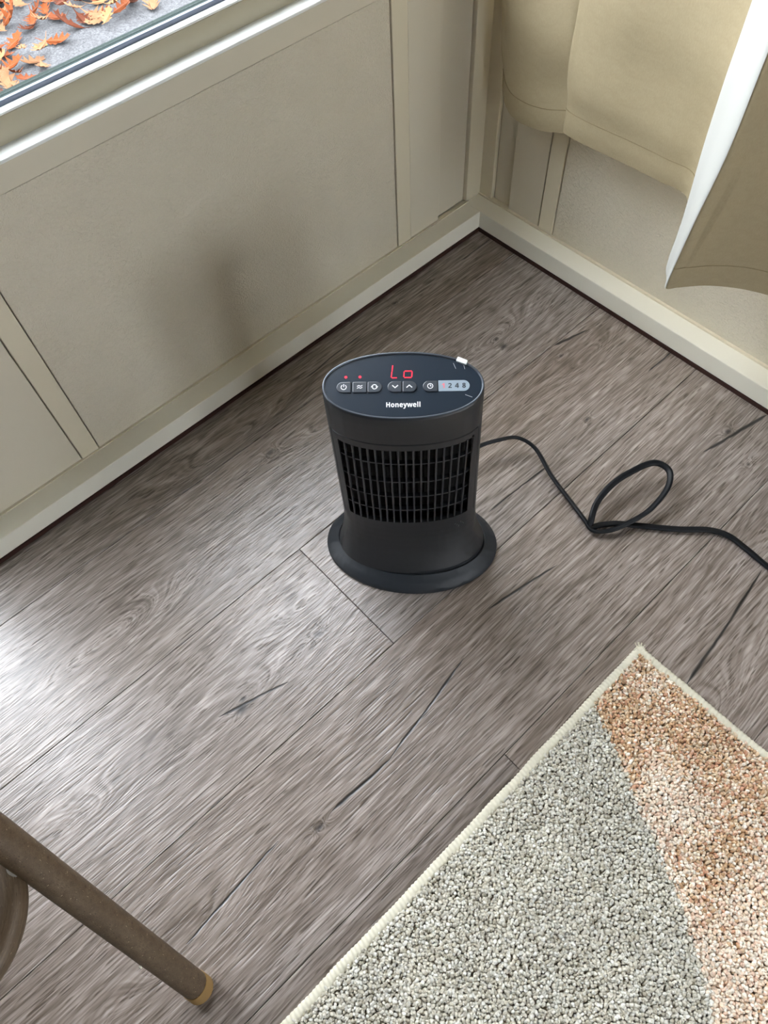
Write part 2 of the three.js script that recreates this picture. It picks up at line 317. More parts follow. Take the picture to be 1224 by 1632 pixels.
{
  // housing shell with the grille opening left out and a fine groove round the front panel
  const hm = 0.16, xs = [];
  const ths = []; for (let i = 0; i < 72; i++) ths.push(Math.PI + i / 72 * Math.PI);           // back half
  const frontX = [0.0672, 0.0666, 0.0660, 0.0654, GO.x1]; for (let i = 1; i < 40; i++) frontX.push(GO.x1 + (GO.x0 - GO.x1) * i / 40); frontX.push(GO.x0, -0.0704, -0.0710, -0.0716, -0.0722);
  const fth = [0, 0.06, 0.12, 0.18, 0.24, ...frontX.map((x) => thFromX(x, hm))].sort((a, b) => a - b); fth.push((fth[fth.length - 1] + Math.PI) / 2);
  const all = [...fth, ...ths];
  const hs = []; for (let i = 0; i <= 16; i++) hs.push(0.018 + (0.090 - 0.018) * i / 16);
  hs.push(GO.y0); for (let i = 1; i < 6; i++) hs.push(GO.y0 + (GO.y1 - GO.y0) * i / 6); hs.push(GO.y1, 0.2355, 0.2362, 0.2368, 0.2375, 0.245, 0.255, 0.262);
  const inO = (th) => th < Math.PI && surf(th, hm)[0] > GO.x0 - 1e-6 && surf(th, hm)[0] < GO.x1 + 1e-6;
  const isF = (th) => th > 0.15 && th < Math.PI - 0.1 && (surf(th, hm)[0] > -0.0722 && surf(th, hm)[0] < 0.0672);
  const pos = [], idx = [], nr = all.length;
  const inset = (th, h) => { if (!isF(th)) return 0; const x = surf(th, hm)[0]; if (h > 0.2360 && h < 0.2370) return 0.0012; if (h < 0.2366 && h > 0.088) { if (Math.abs(x - 0.0663) < 0.0005 || Math.abs(x + 0.0713) < 0.0005) return 0.0012; } return 0; };
  for (const h of hs) for (const th of all) pos.push(...surf(th, h, inset(th, h)));
  // last rings follow the tilted top
  const topY = (z) => TOP_H + TOP_S * z;
  for (const [d, ins] of [[0.0022, 0], [0.0006, 0.0005], [0, 0.0017], [-0.0004, 0.0024]]) for (const th of all) { const p = surf(th, 0.272, ins); pos.push(p[0], topY(p[2]) - d, p[2]); }
  const rowsN = hs.length + 4;
  for (let j = 0; j + 1 < rowsN; j++) for (let i = 0; i < nr; i++) {
    const i2 = (i + 1) % nr;
    if (j < hs.length - 1 && hs[j] >= GO.y0 - 1e-6 && hs[j + 1] <= GO.y1 + 1e-6 && inO(all[i]) && inO(all[i2]) && i2 !== 0) continue;
    const a = j * nr + i, b = j * nr + i2, c = a + nr, d = b + nr; idx.push(a, d, b, a, c, d);
  }
  let g = new THREE.BufferGeometry(); g.setAttribute('position', new THREE.Float32BufferAttribute(pos, 3)); g.setIndex(idx); g.computeVertexNormals();
  const shell = toCreasedNormals(g, 0.7);
  // reveal around the opening (4 mm deep)
  const dp = 0.005, reveal = [];
  for (const [y] of [[GO.y0], [GO.y1]]) reveal.push(gridGeo(40, 1, (u, v) => { const x = GO.x0 + (GO.x1 - GO.x0) * u; return [x, y, frontZ(x, y) - v * dp]; }));
  for (const x of [GO.x0, GO.x1]) reveal.push(gridGeo(1, 1, (u, v) => [x, GO.y0 + (GO.y1 - GO.y0) * v, frontZ(x, hm) - u * dp]));
  const parts = [shell, ...reveal].map((q) => { const n = plain(q); if (n.attributes.uv) n.deleteAttribute('uv'); return n; });
  mesh('housing', toBody(mergeGeometries(parts)), std({ color: 0x212326, roughness: 0.45 }), heater);
  // dark duct behind the grille
  mesh('air_duct', toBody(merge([gridGeo(30, 1, (u, v) => { const x = -0.066 + 0.128 * u; return [x, 0.093 + 0.138 * v, Math.min(frontZ(clamp(x, -0.062, 0.058), hm) - 0.012, 0.004)]; }), bx(-0.064, 0.060, 0.0945, 0.0955, -0.02, 0.012), bx(-0.064, 0.060, 0.2285, 0.2295, -0.02, 0.012)])), M.dark, heater);
  const fins = []; for (let k = 0; k < 3; k++) for (let i = 0; i < 7; i++) fins.push(rbx(-0.024 + i * 0.0065, -0.0205 + i * 0.0065, 0.185 - k * 0.030, 0.204 - k * 0.030 + 0.002, 0.003, 0.0085, 0.0004, 1));
  mesh('heating_element', toBody(merge(fins)), std({ color: 0x1c2022, roughness: 0.5, metalness: 0.3 }), heater);
  // slats and cross bars of the grille
  for (let i = 0; i < 17; i++) {
    const x = -0.003 + (i - 8) * 0.00712, w = 0.00085;
    const z = frontZ(x, hm);
    mesh('grille_slat', toBody(rbx(x - w, x + w, GO.y0 - 0.001, GO.y1 + 0.001, z - 0.0065, z - 0.0001, 0.0005, 1)), M.grille, heater);
  }
  for (const y of [0.2035, 0.1725, 0.1455, 0.1195]) {
    const t = 0.0009;
    const strip = (f) => gridGeo(36, 1, f);
    const X = (u) => GO.x0 + (GO.x1 - GO.x0) * u, Zf = (x) => frontZ(x, hm) - 0.0016, Zb = (x) => frontZ(x, hm) - 0.0062;
    const g2 = merge([strip((u, v) => [X(u), y - t + 2 * t * v, Zf(X(u))]), strip((u, v) => [X(u), y + t, Zf(X(u)) + (Zb(X(u)) - Zf(X(u))) * v]), strip((u, v) => [X(u), y - t, Zb(X(u)) + (Zf(X(u)) - Zb(X(u))) * v])]);
    mesh('grille_bar', toBody(g2), M.grille, heater);
  }
  // base: ring groove, sloping skirt, rim
  const prof = [[0.0835, 0.0475, 0.0195], [0.0840, 0.0480, 0.0160], [0.0850, 0.0490, 0.0150], [0.0858, 0.0498, 0.0166], [0.0866, 0.0506, 0.0168], [0.0925, 0.0575, 0.0128], [0.0982, 0.0637, 0.0084], [0.0998, 0.0654, 0.0066], [0.1008, 0.0664, 0.0046], [0.1008, 0.0665, 0.0006], [0.0998, 0.0655, 0.0], [0.0, 0.0, 0.0]];
  const bg = gridGeo(128, prof.length - 1, (u, v) => { const q = prof[Math.round(v * (prof.length - 1))], th = -u * Math.PI * 2; return [q[0] * Math.cos(th), q[2], q[1] * Math.sin(th)]; });
  mesh('base', toCreasedNormals(bg, 0.6), M.basePlastic, heater);
  mesh('scuff_mark', toBody(merge([0, 1, 2, 3, 4].map((i) => { const x = 0.048 + i * 0.0022, h = 0.080 - (i % 3) * 0.003; return new THREE.BoxGeometry(0.0006, 0.0041, 0.0004).rotateZ(-0.7 + i * 0.3).translate(x, h, frontZ(x, h) + 0.0001); }))), std({ color: 0x6f7676, roughness: 0.7 }), heater);
}
// control panel (its own tilted frame)
const PHI = Math.atan(-TOP_S), CP = Math.cos(PHI);
{
  const eg = new THREE.Shape(); const st = sect(0.272), n = 96;
  const ex = (th, k) => { const c = Math.cos(th), s = Math.sin(th); return [st.ox + (st.a - k) * Math.sign(c) * Math.pow(Math.abs(c), 2 / PEXP), (st.oz + (st.bf - k) * Math.sign(s) * Math.pow(Math.abs(s), 2 / PEXP)) / CP]; };
  for (let i = 0; i <= n; i++) { const p = ex(i / n * 2 * Math.PI, 0.0024); i ? eg.lineTo(p[0], -p[1]) : eg.moveTo(p[0], -p[1]); }
  const g = new THREE.ExtrudeGeometry(eg, { depth: 0.002, bevelEnabled: false }); g.rotateX(-Math.PI / 2).translate(0, -0.0026, 0);
  const panel = mesh('control_panel', g, M.panelGloss, heater);
  panel.rotation.set(0, BROT, 0); panel.rotation.order = 'YXZ'; panel.rotation.x = PHI; panel.position.set(0, TOP_H, 0);
  const Y = -0.0006;                                     // panel face
  // bright edge ring
  const rp = [[0.0026, Y], [0.0022, 0.0004], [0.0014, 0.0006], [0.0007, 0.0002]];
  mesh('rim_ring', gridGeo(128, 3, (u, v) => { const q = rp[Math.round(v * 3)], p = ex(-u * 2 * Math.PI, q[0]); return [p[0], q[1], p[1]]; }), M.rim, panel);
  const flat = (shape, h, y = Y) => { const e = new THREE.ExtrudeGeometry(shape, { depth: h, bevelEnabled: false, curveSegments: 10 }); e.rotateX(-Math.PI / 2).translate(0, y, 0); return e; };
  const put = (gg, x, z, s = 1) => { gg.translate(x / 1000, 0, z / 1000 / CP); return gg; };
  const half = (w, h, left, right) => {                  // rounded on chosen sides
    const s = new THREE.Shape(), rl = left ? h / 2 : 0.0006, rr = right ? h / 2 : 0.0006;
    s.moveTo(-w / 2 + rl, -h / 2); s.lineTo(w / 2 - rr, -h / 2); s.absarc(w / 2 - rr, -h / 2 + rr, rr, -Math.PI / 2, 0); s.lineTo(w / 2, h / 2 - rr); s.absarc(w / 2 - rr, h / 2 - rr, rr, 0, Math.PI / 2); s.lineTo(-w / 2 + rl, h / 2); s.absarc(-w / 2 + rl, h / 2 - rl, rl, Math.PI / 2, Math.PI); s.lineTo(-w / 2, -h / 2 + rl); s.absarc(-w / 2 + rl, -h / 2 + rl, rl, Math.PI, Math.PI * 1.5); return s;
  };
  const btnGeo = (w, l, r) => { const e = new THREE.ExtrudeGeometry(half(w - 0.001, 0.0094, l, r), { depth: 0.0006, bevelEnabled: true, bevelThickness: 0.0005, bevelSize: 0.0005, bevelSegments: 2, curveSegments: 10 }); e.rotateX(-Math.PI / 2).translate(0, Y, 0); return e; };
  for (const [x, w, l, r] of [[-56.2, 0.0125, 1, 0], [-42.2, 0.0125, 0, 0], [-29.0, 0.0125, 0, 1], [-11.6, 0.0122, 1, 0], [1.4, 0.0122, 0, 1], [19.4, 0.0128, 1, 0]]) mesh('button', put(btnGeo(w, l, r), x, -3.9), M.button, panel);
  const BY = Y + 0.00115;
  const arc = (r, t, a0, a1) => { const s = new THREE.Shape(); s.absarc(0, 0, r + t / 2, a0, a1, false); s.absarc(0, 0, r - t / 2, a1, a0, true); return flat(s, 0.0001, BY); };
  const bar = (x0, y0, x1, y1, t, y = BY) => { const L = Math.hypot(x1 - x0, y1 - y0); const e = new THREE.BoxGeometry(L + t * 0.6, 0.0001, t); e.rotateY(Math.atan2(y1 - y0, x1 - x0)).translate((x0 + x1) / 2, y + 0.00005, -(y0 + y1) / 2); return plain(e); };
  const mm = 0.001;
  const wave = (dy) => [bar(-2.2 * mm, dy - 0.3 * mm, -0.8 * mm, dy + 0.5 * mm, 0.55 * mm), bar(-0.8 * mm, dy + 0.5 * mm, 0.8 * mm, dy - 0.3 * mm, 0.55 * mm), bar(0.8 * mm, dy - 0.3 * mm, 2.2 * mm, dy + 0.5 * mm, 0.55 * mm)];
  const tri = (x, y, a, s) => { const q = new THREE.Shape(); for (let i = 0; i < 3; i++) { const t = a + i * 2.0944; i ? q.lineTo(x + s * Math.cos(t), y + s * Math.sin(t)) : q.moveTo(x + s * Math.cos(t), y + s * Math.sin(t)); } return flat(q, 0.0001, BY); };
  const icons = [
    [-56.2, [arc(2.3 * mm, 0.6 * mm, 2.1, 2.1 + 5.2), bar(0, 0.4 * mm, 0, 2.8 * mm, 0.6 * mm)]],
    [-42.2, [...wave(1.0 * mm), ...wave(-0.9 * mm)]],
    [-29.2, [arc(2.1 * mm, 0.65 * mm, 0.35, 2.9), arc(2.1 * mm, 0.65 * mm, 3.5, 6.05), tri(2.1 * mm, -0.2 * mm, -1.57, 1.3 * mm), tri(-2.1 * mm, 0.2 * mm, 1.57, 1.3 * mm)]],
    [-11.2, [bar(-2.3 * mm, 1.0 * mm, 0, -1.2 * mm, 0.8 * mm), bar(0, -1.2 * mm, 2.3 * mm, 1.0 * mm, 0.8 * mm)]],
    [1.2, [bar(-2.3 * mm, -1.0 * mm, 0, 1.2 * mm, 0.8 * mm), bar(0, 1.2 * mm, 2.3 * mm, -1.0 * mm, 0.8 * mm)]],
    [19.4, [arc(2.3 * mm, 0.55 * mm, 0, 6.2831), bar(0, 0, 0, 1.5 * mm, 0.5 * mm), bar(0, 0, 1.1 * mm, 0, 0.5 * mm)]],
  ];
  for (const [x, gs] of icons) mesh('button_icon', put(merge(gs), x, -3.9), M.print, panel);
  mesh('timer_strip', put(flat(half(0.0272, 0.0104, false, true), 0.0003), 40.0, -4.4), M.pill, panel);
  const text = (str, size, depth) => { const t = new TextGeometry(str, { font, size, depth, curveSegments: 4 }); t.computeBoundingBox(); const b = t.boundingBox; t.translate(-(b.min.x + b.max.x) / 2, -(b.min.y + b.max.y) / 2, 0); t.rotateX(-Math.PI / 2); return plain(t); };
  [['1', 30.7], ['2', 36.6], ['4', 42.6], ['8', 48.7]].forEach(([c, x], i) => mesh('timer_digit', put(text(c, 0.0046, 0.0001).translate(0, Y + 0.0003, 0), x, -4.5), i ? M.inkDark : std({ color: 0xc06a70, roughness: 0.5, emissive: 0xff4050, emissiveIntensity: 0.35 }), panel));
  // brand wordmark: fitted to 29.5 x 4.4 mm
  const wm = text('Honeywell', 0.0046, 0.00012); wm.computeBoundingBox(); const wb = wm.boundingBox; wm.scale(0.0296 / (wb.max.x - wb.min.x), 1, 1.02); wm.translate(0, Y, 0);
  mesh('wordmark', put(wm, -4.1, 13.3), M.print, panel);
  // seven segment display: "Lo"
  const seg = (x0, z0, x1, z1) => bar(x0 * mm, -z0 * mm, x1 * mm, -z1 * mm, 0.95 * mm, Y + 0.0001);
  const Ls = [seg(-13.4, -24.4, -13.9, -19.2), seg(-14.1, -18.2, -14.6, -13.4), seg(-13.9, -12.7, -10.0, -12.7)];
  const os = [seg(-2.6, -19.0, 3.2, -19.0), seg(-3.3, -18.2, -3.6, -13.6), seg(3.7, -18.2, 3.4, -13.6), seg(-2.9, -12.8, 2.8, -12.8)];
  const fixZ = (gs) => { const q = merge(gs); q.scale(1, 1, 1 / CP); return q; };
  mesh('display_digit', fixZ(Ls), M.red, panel); mesh('display_digit', fixZ(os), M.red, panel);
  for (const x of [-54.6, -42.1]) { const s = new THREE.Shape(); s.absarc(0, 0, 0.00125, 0, Math.PI * 2); mesh('indicator_light', put(flat(s, 0.0003), x, -14.0), M.red, panel); }
  // torn bit of protective film at the rim
  const tab = rbx(-0.0048, 0.0048, Y, Y + 0.0022, -0.0022, 0.0022, 0.0006, 2); tab.rotateY(-0.42);
  mesh('film_scrap', put(tab, 47.5, -27.4), std({ color: 0xdfe6e4, roughness: 0.4 }), panel);
  for (const [w, d, a, x, z] of [[0.0003, 0.006, 0.35, 0.041, -0.0238], [0.0003, 0.004, 0.2, 0.0495, -0.0225], [0.0065, 0.0003, -0.4, 0.0525, 0.0055]]) mesh('film_strand', new THREE.BoxGeometry(w, 0.0002, d).rotateY(a).translate(x, Y + 0.0001, z), M.strand, panel);
}

// ───────────────────────── power cord ─────────────────────────
{
  const pts = [[0.318, 0.030, 0.425], [0.304, 0.032, 0.375], [0.303, 0.030, 0.330], [0.317, 0.030, 0.297], [0.327, 0.026, 0.279], [0.348, 0.020, 0.271], [0.390, 0.010, 0.283], [0.428, 0.006, 0.292], [0.458, 0.0065, 0.301], [0.472, 0.0055, 0.3045], [0.486, 0.0075, 0.292], [0.497, 0.012, 0.266], [0.503, 0.016, 0.239], [0.499, 0.024, 0.202], [0.487, 0.027, 0.187], [0.470, 0.028, 0.190], [0.457, 0.027, 0.222], [0.452, 0.024, 0.250], [0.454, 0.018, 0.278], [0.4625, 0.0135, 0.2975], [0.4665, 0.0055, 0.3020], [0.474, 0.0041, 0.290], [0.486, 0.0041, 0.2755], [0.506, 0.0041, 0.259], [0.540, 0.0041, 0.231], [0.568, 0.0041, 0.2045], [0.586, 0.0041, 0.1965], [0.612, 0.0041, 0.197], [0.642, 0.0041, 0.199], [0.72, 0.0041, 0.190], [0.82, 0.0041, 0.16], [0.98, 0.0041, 0.10], [1.12, 0.0041, 0.05]].map((p) => new THREE.Vector3(...p));
  const curve = new THREE.CatmullRomCurve3(pts, false, 'centripetal'), n = 420, m = 16, pos = [], idx = [];
  const up = new THREE.Vector3(0, 1, 0);
  for (let i = 0; i <= n; i++) {
    const t = i / n, p = curve.getPointAt(t), d = curve.getTangentAt(t), s = new THREE.Vector3().crossVectors(d, up).normalize(), v = new THREE.Vector3().crossVectors(s, d).normalize();
    const tw = 0.5 + 0.4 * Math.sin(t * 9); const S = s.clone().multiplyScalar(Math.cos(tw)).addScaledVector(v, Math.sin(tw)), V = v.clone().multiplyScalar(Math.cos(tw)).addScaledVector(s, -Math.sin(tw));
    for (let k = 0; k < m; k++) { const a = k / m * Math.PI * 2, r = 0.0031 + 0.0008 * Math.cos(2 * a); pos.push(...p.clone().addScaledVector(S, r * Math.cos(a)).addScaledVector(V, r * Math.sin(a)).toArray()); }
  }
  for (let i = 0; i < n; i++) for (let k = 0; k < m; k++) { const a = i * m + k, b = i * m + (k + 1) % m; idx.push(a, b, b + m, a, b + m, a + m); }
  const g = new THREE.BufferGeometry(); g.setAttribute('position', new THREE.Float32BufferAttribute(pos, 3)); g.setIndex(idx); g.computeVertexNormals();
  g.translate(-0.332, 0, -0.468).rotateY(-0.745);
  mesh('power_cord', g, M.cord, heater).userData.label = 'black power cord with a loose knot on the floor';
}

// ───────────────────────── rug ─────────────────────────
{
  const X0 = 0.596, Z0 = 0.380, X1 = 1.50, Z1 = 1.62, T = 0.004;
  const rug = thing('area_rug', 'pale grey and tan tufted area rug corner with cream bound edge', 'rug', [X0, 0, Z0]);
  const W = X1 - X0, L = Z1 - Z0, B = 0.009;
  mesh('backing', bx(0.003, W - 0.003, 0.0002, T, 0.003, L - 0.003), std({ color: 0xa79a84, roughness: 0.95 }), rug);
  // serged binding, one piece per side
  const bind = (ax, len) => {
    const n = Math.round(len / 0.0009), m = 9, pos = [], idx = [];
    for (let i = 0; i <= n; i++) for (let k = 0; k < m; k++) { const a = k / m * 2 * Math.PI, s = i / n * len, r = 1 + 0.06 * Math.sin(s * 1500 + a) + 0.05 * noise(s * 400, k); const y = 0.0044 + 0.0042 * r * Math.sin(a), q = 0.0050 + 0.0054 * r * Math.cos(a) + 0.0006 * noise(s * 30, 4); pos.push(...(ax === 'z' ? [q, y, s] : [s, y, q])); }
    for (let i = 0; i < n; i++) for (let k = 0; k < m; k++) { const a = i * m + k, b = i * m + (k + 1) % m; ax === 'z' ? idx.push(a, a + m, b, b, a + m, b + m) : idx.push(a, b, a + m, b, b + m, a + m); }
    const g = new THREE.BufferGeometry(); g.setAttribute('position', new THREE.Float32BufferAttribute(pos, 3)); g.setIndex(idx); g.computeVertexNormals(); return g;
  };
  const bm = std({ color: 0xd9d3be, roughness: 0.9 });
  mesh('binding', bind('z', L), bm, rug); mesh('binding', bind('x', W), bm, rug);
  mesh('binding', bind('z', L).translate(W - 0.009, 0, 0), bm, rug); mesh('binding', bind('x', W).translate(0, 0, L - 0.009), bm, rug);
  { // frayed thread ends at the corner
    const r = rng(5), gs = []; for (let i = 0; i < 9; i++) { const g = new THREE.CylinderGeometry(0.0004, 0.0005, 0.010, 5); g.translate(0, 0.005, 0).rotateX(-0.9 - r() * 0.6).rotateY(0.75 + (r() - 0.5) * 1.6).translate(0.005, 0.005, 0.006); gs.push(g); }
    mesh('frayed_thread', merge(gs), bm, rug);
  }
  // pile: tufts, two colour fields divided by a gentle curve
  const edge = [[0.600, 0.463], [0.652, 0.489], [0.685, 0.507], [0.727, 0.528], [0.779, 0.557], [0.816, 0.581], [0.848, 0.608], [0.92, 0.69], [1.0, 0.82], [1.06, 1.0], [1.08, 1.2], [1.06, 1.6]];
  const isTan = (x, z) => { if (x < edge[0][0]) return z < 0.463; for (let i = 0; i + 1 < edge.length; i++) { const [xa, za] = edge[i], [xb, zb] = edge[i + 1]; if (x >= xa && x < xb) return z < za + (zb - za) * (x - xa) / (xb - xa); } return x > 1.0; };
  const r = rng(99), sp = 0.0022, list = [];
  for (let z = B; z < L - B; z += sp) for (let x = B; x < W - B; x += sp) list.push([x + (r() - 0.5) * sp * 0.9, z + (r() - 0.5) * sp * 0.9]);
  const blade = (() => { // short bent yarn tuft
    const rings = [[0, 0, 0.0013], [0.0022, 0.0002, 0.00155], [0.0044, 0.0007, 0.0015], [0.0058, 0.0013, 0.0008]], m = 5, pos = [], idx = [];
    rings.forEach(([y, o, rad], j) => { for (let k = 0; k < m; k++) { const a = k / m * 6.2832 + j * 0.5; pos.push(o + rad * Math.cos(a), y, rad * Math.sin(a)); } }); pos.push(0.0017, 0.0062, 0);
    for (let j = 0; j < 3; j++) for (let k = 0; k < m; k++) { const a = j * m + k, b = j * m + (k + 1) % m; idx.push(a, a + m, b, b, a + m, b + m); }
    for (let k = 0; k < m; k++) idx.push(15 + k, 20, 15 + (k + 1) % m);
    const g = new THREE.BufferGeometry(); g.setAttribute('position', new THREE.Float32BufferAttribute(pos, 3)); g.setIndex(idx); g.computeVertexNormals(); return g;
  })();
  const pile = new THREE.InstancedMesh(blade, std({ color: 0xffffff, roughness: 0.85 }), list.length); pile.name = 'pile'; pile.userData.kind = 'stuff'; pile.castShadow = pile.receiveShadow = true;
  const q = new THREE.Object3D(), c = new THREE.Color();
  const grey = [[212, 208, 196], [198, 192, 178], [222, 219, 210], [184, 177, 160], [206, 200, 185]], tan = [[204, 170, 134], [214, 188, 156], [190, 154, 116], [222, 202, 174], [204, 158, 128]], pale = [[236, 220, 200], [241, 229, 213], [226, 202, 178], [244, 235, 221], [224, 194, 172]];
  list.forEach(([x, z], i) => {
    q.position.set(x, T - 0.0003, z); const lean = fbm(x * 22, z * 22) * 0.5;
    q.rotation.set((r() - 0.5) * 0.9 + lean, r() * 6.283, (r() - 0.5) * 0.9); const s = 0.85 + r() * 0.4; q.scale.set(s, s * (0.72 + 0.2 * r()), s); q.updateMatrix(); pile.setMatrixAt(i, q.matrix);
    const wx = x + X0, wz = z + Z0, t = isTan(wx + (r() - 0.5) * 0.004, wz + (r() - 0.5) * 0.004);
    let set = grey; if (t) set = r() < clamp(0.5 + fbm(wx * 14 + 3, wz * 14) * 1.1 + (wx - 0.68) * 4.5) ? pale : tan;
    const p = set[Math.floor(r() * 5)], k = 0.94 + 0.12 * r() + 0.05 * fbm(wx * 30, wz * 30);
    c.setRGB(clamp(p[0] * k / 255), clamp(p[1] * k / 255), clamp(p[2] * k / 255), THREE.SRGBColorSpace); pile.setColorAt(i, c);
  });
  rug.add(pile);
}

// ───────────────────────── curtain ─────────────────────────
{
  const weave = tex(512, 512, (x, y, c) => { const n = ((x & 3) < 2 ? 3 : -3) * ((y & 3) < 2 ? 1 : -1) + noise(x / 2, y / 30) * 4 + fbm(x / 60, y / 60) * 3; c[0] = 166 + n; c[1] = 152 + n; c[2] = 121 + n; });
  weave.repeat.set(12, 24); weave.wrapS = weave.wrapT = THREE.RepeatWrapping;
  const cm = phys({ map: weave, roughness: 0.8, transmission: 0.03, thickness: 0, sheen: 0.2, sheenRoughness: 0.6, sheenColor: new THREE.Color(0.7, 0.66, 0.55), side: THREE.DoubleSide });
  // plan of the cloth: [xUpper, zUpper, xHem, zHem, hemY]
  const K = [[0.004, 0.004, 0.026, 0.005, 0.228], [0.018, 0.010, 0.034, 0.007, 0.214], [0.032, 0.015, 0.048, 0.010, 0.2065], [0.060, 0.022, 0.070, 0.014, 0.2065], [0.100, 0.028, 0.108, 0.018, 0.2145], [0.132, 0.026, 0.140, 0.020, 0.2265], [0.147, 0.019, 0.151, 0.018, 0.229],
    [0.1415, 0.024, 0.1475, 0.024, 0.234], [0.139, 0.032, 0.1465, 0.030, 0.236], [0.150, 0.038, 0.156, 0.033, 0.236], [0.190, 0.040, 0.192, 0.034, 0.237], [0.240, 0.033, 0.240, 0.031, 0.237], [0.290, 0.032, 0.285, 0.030, 0.237], [0.330, 0.040, 0.325, 0.032, 0.237],
    [0.340, 0.058, 0.345, 0.062, 0.222], [0.343, 0.080, 0.362, 0.104, 0.206], [0.364, 0.102, 0.371, 0.114, 0.202], [0.389, 0.1235, 0.3775, 0.1235, 0.199], [0.400, 0.112, 0.3860, 0.1140, 0.1995], [0.418, 0.094, 0.405, 0.0935, 0.201], [0.450, 0.070, 0.432, 0.072, 0.2005], [0.480, 0.056, 0.462, 0.056, 0.199], [0.500, 0.050, 0.490, 0.048, 0.199], [0.530, 0.062, 0.522, 0.062, 0.2], [0.565, 0.072, 0.560, 0.072, 0.2], [0.600, 0.048, 0.598, 0.048, 0.2], [0.630, 0.050, 0.630, 0.050, 0.2], [0.655, 0.025, 0.655, 0.025, 0.2]];
  const crv = (i) => new THREE.CatmullRomCurve3(K.map((k) => new THREE.Vector3(...i(k))), false, 'centripetal');
  const cu = crv((k) => [k[0], 0, k[1]]), ch = crv((k) => [k[2], k[4], k[3]]);
  const nk = K.length - 1, TOPY = 1.98;
  const at = (u, v) => {                                 // v 0 hem, 1 top
    const a = cu.getPoint(u), b = ch.getPoint(u), vv = v < 0.5 ? v * 0.4 : 0.2 + (v - 0.5) * 1.6;    // dense near the hem
    const y = b.y + (TOPY - b.y) * vv, h = y - b.y;
    const sharp = u > 14 / nk && u < 18 / nk ? 0.20 : 0.14;
    const t = sm(0, sharp, h);
    let x = b.x + (a.x - b.x) * t, z = b.z + (a.z - b.z) * t;
    // soft sideways drag folds low on the cloth
    const w = Math.sin(u * nk * 0.55 + h * 46) * 0.0036 * sm(0.02, 0.06, h) * (1 - sm(0.10, 0.20, h)) * (u < 14 / nk ? 1 : 0.25);
    z += w + (noise(u * 30, h * 9) * 0.0012) * sm(0, 0.05, h);
    if (h < 0.030 && h > 0.026) z += 0;                  // stitch row
    const bulge = Math.sin(clamp(h / 0.028) * Math.PI) * 0.0014 * (h < 0.028 ? 1 : 0); z += bulge;
    return [x, y, z];
  };
  const g = gridGeo(340, 110, at, [1, 1]);
  const cur = mesh('window_curtain', g, cm); cur.userData = { label: 'cream fabric curtain hanging over the right wall with a stitched hem', category: 'curtain' };
  // white lining of the turned-out leading edge
  const uA = 14.6 / nk, uB = 17 / nk;
  const lg = gridGeo(40, 110, (u, v) => { const q = uA + (uB - uA) * u, p = at(q, v), p2 = at(Math.min(q + 0.0005, uB), v), p1 = at(q - 0.0005, v), dx = p2[0] - p1[0], dz = p2[2] - p1[2], L = Math.hypot(dx, dz) || 1; return [p[0] - dz / L * 0.0008, p[1], p[2] + dx / L * 0.0008]; });
  mesh('lining', lg, phys({ color: 0xb2b2ac, roughness: 0.75, sheen: 0.1, side: THREE.DoubleSide }), cur).userData.label = 'white lining of the turned-out curtain edge';
  // stitched hem line
  const st = []; for (let i = 2; i < 640; i++) { const u = i / 640; const hemY = ch.getPoint(u).y, vv = 0.0285 / (TOPY - hemY) / 0.4; const p = at(u, vv), p2 = at(u + 0.0008, vv); const L = Math.hypot(p2[0] - p[0], p2[2] - p[2]); if (L < 1e-5) continue; const b = new THREE.BoxGeometry(0.0015, 0.0005, 0.0006); b.rotateY(-Math.atan2(p2[2] - p[2], p2[0] - p[0])); const nx = -(p2[2] - p[2]) / L, nz = (p2[0] - p[0]) / L; b.translate(p[0] + nx * 0.0003, p[1], p[2] + nz * 0.0003); st.push(b); }
  const sg = mesh('hem_stitching', merge(st), std({ color: 0x8d7e5e, roughness: 0.9 }), cur); sg.userData.kind = 'stuff';
  const rod = mesh('curtain_rod', new THREE.CylinderGeometry(0.009, 0.009, 1.26, 16).rotateZ(Math.PI / 2).translate(0.61, 1.99, 0.045), std({ color: 0xcfc8b8, roughness: 0.4 }));
  rod.userData = { label: 'slim rod the cream curtain hangs from', category: 'curtain rod' };
}

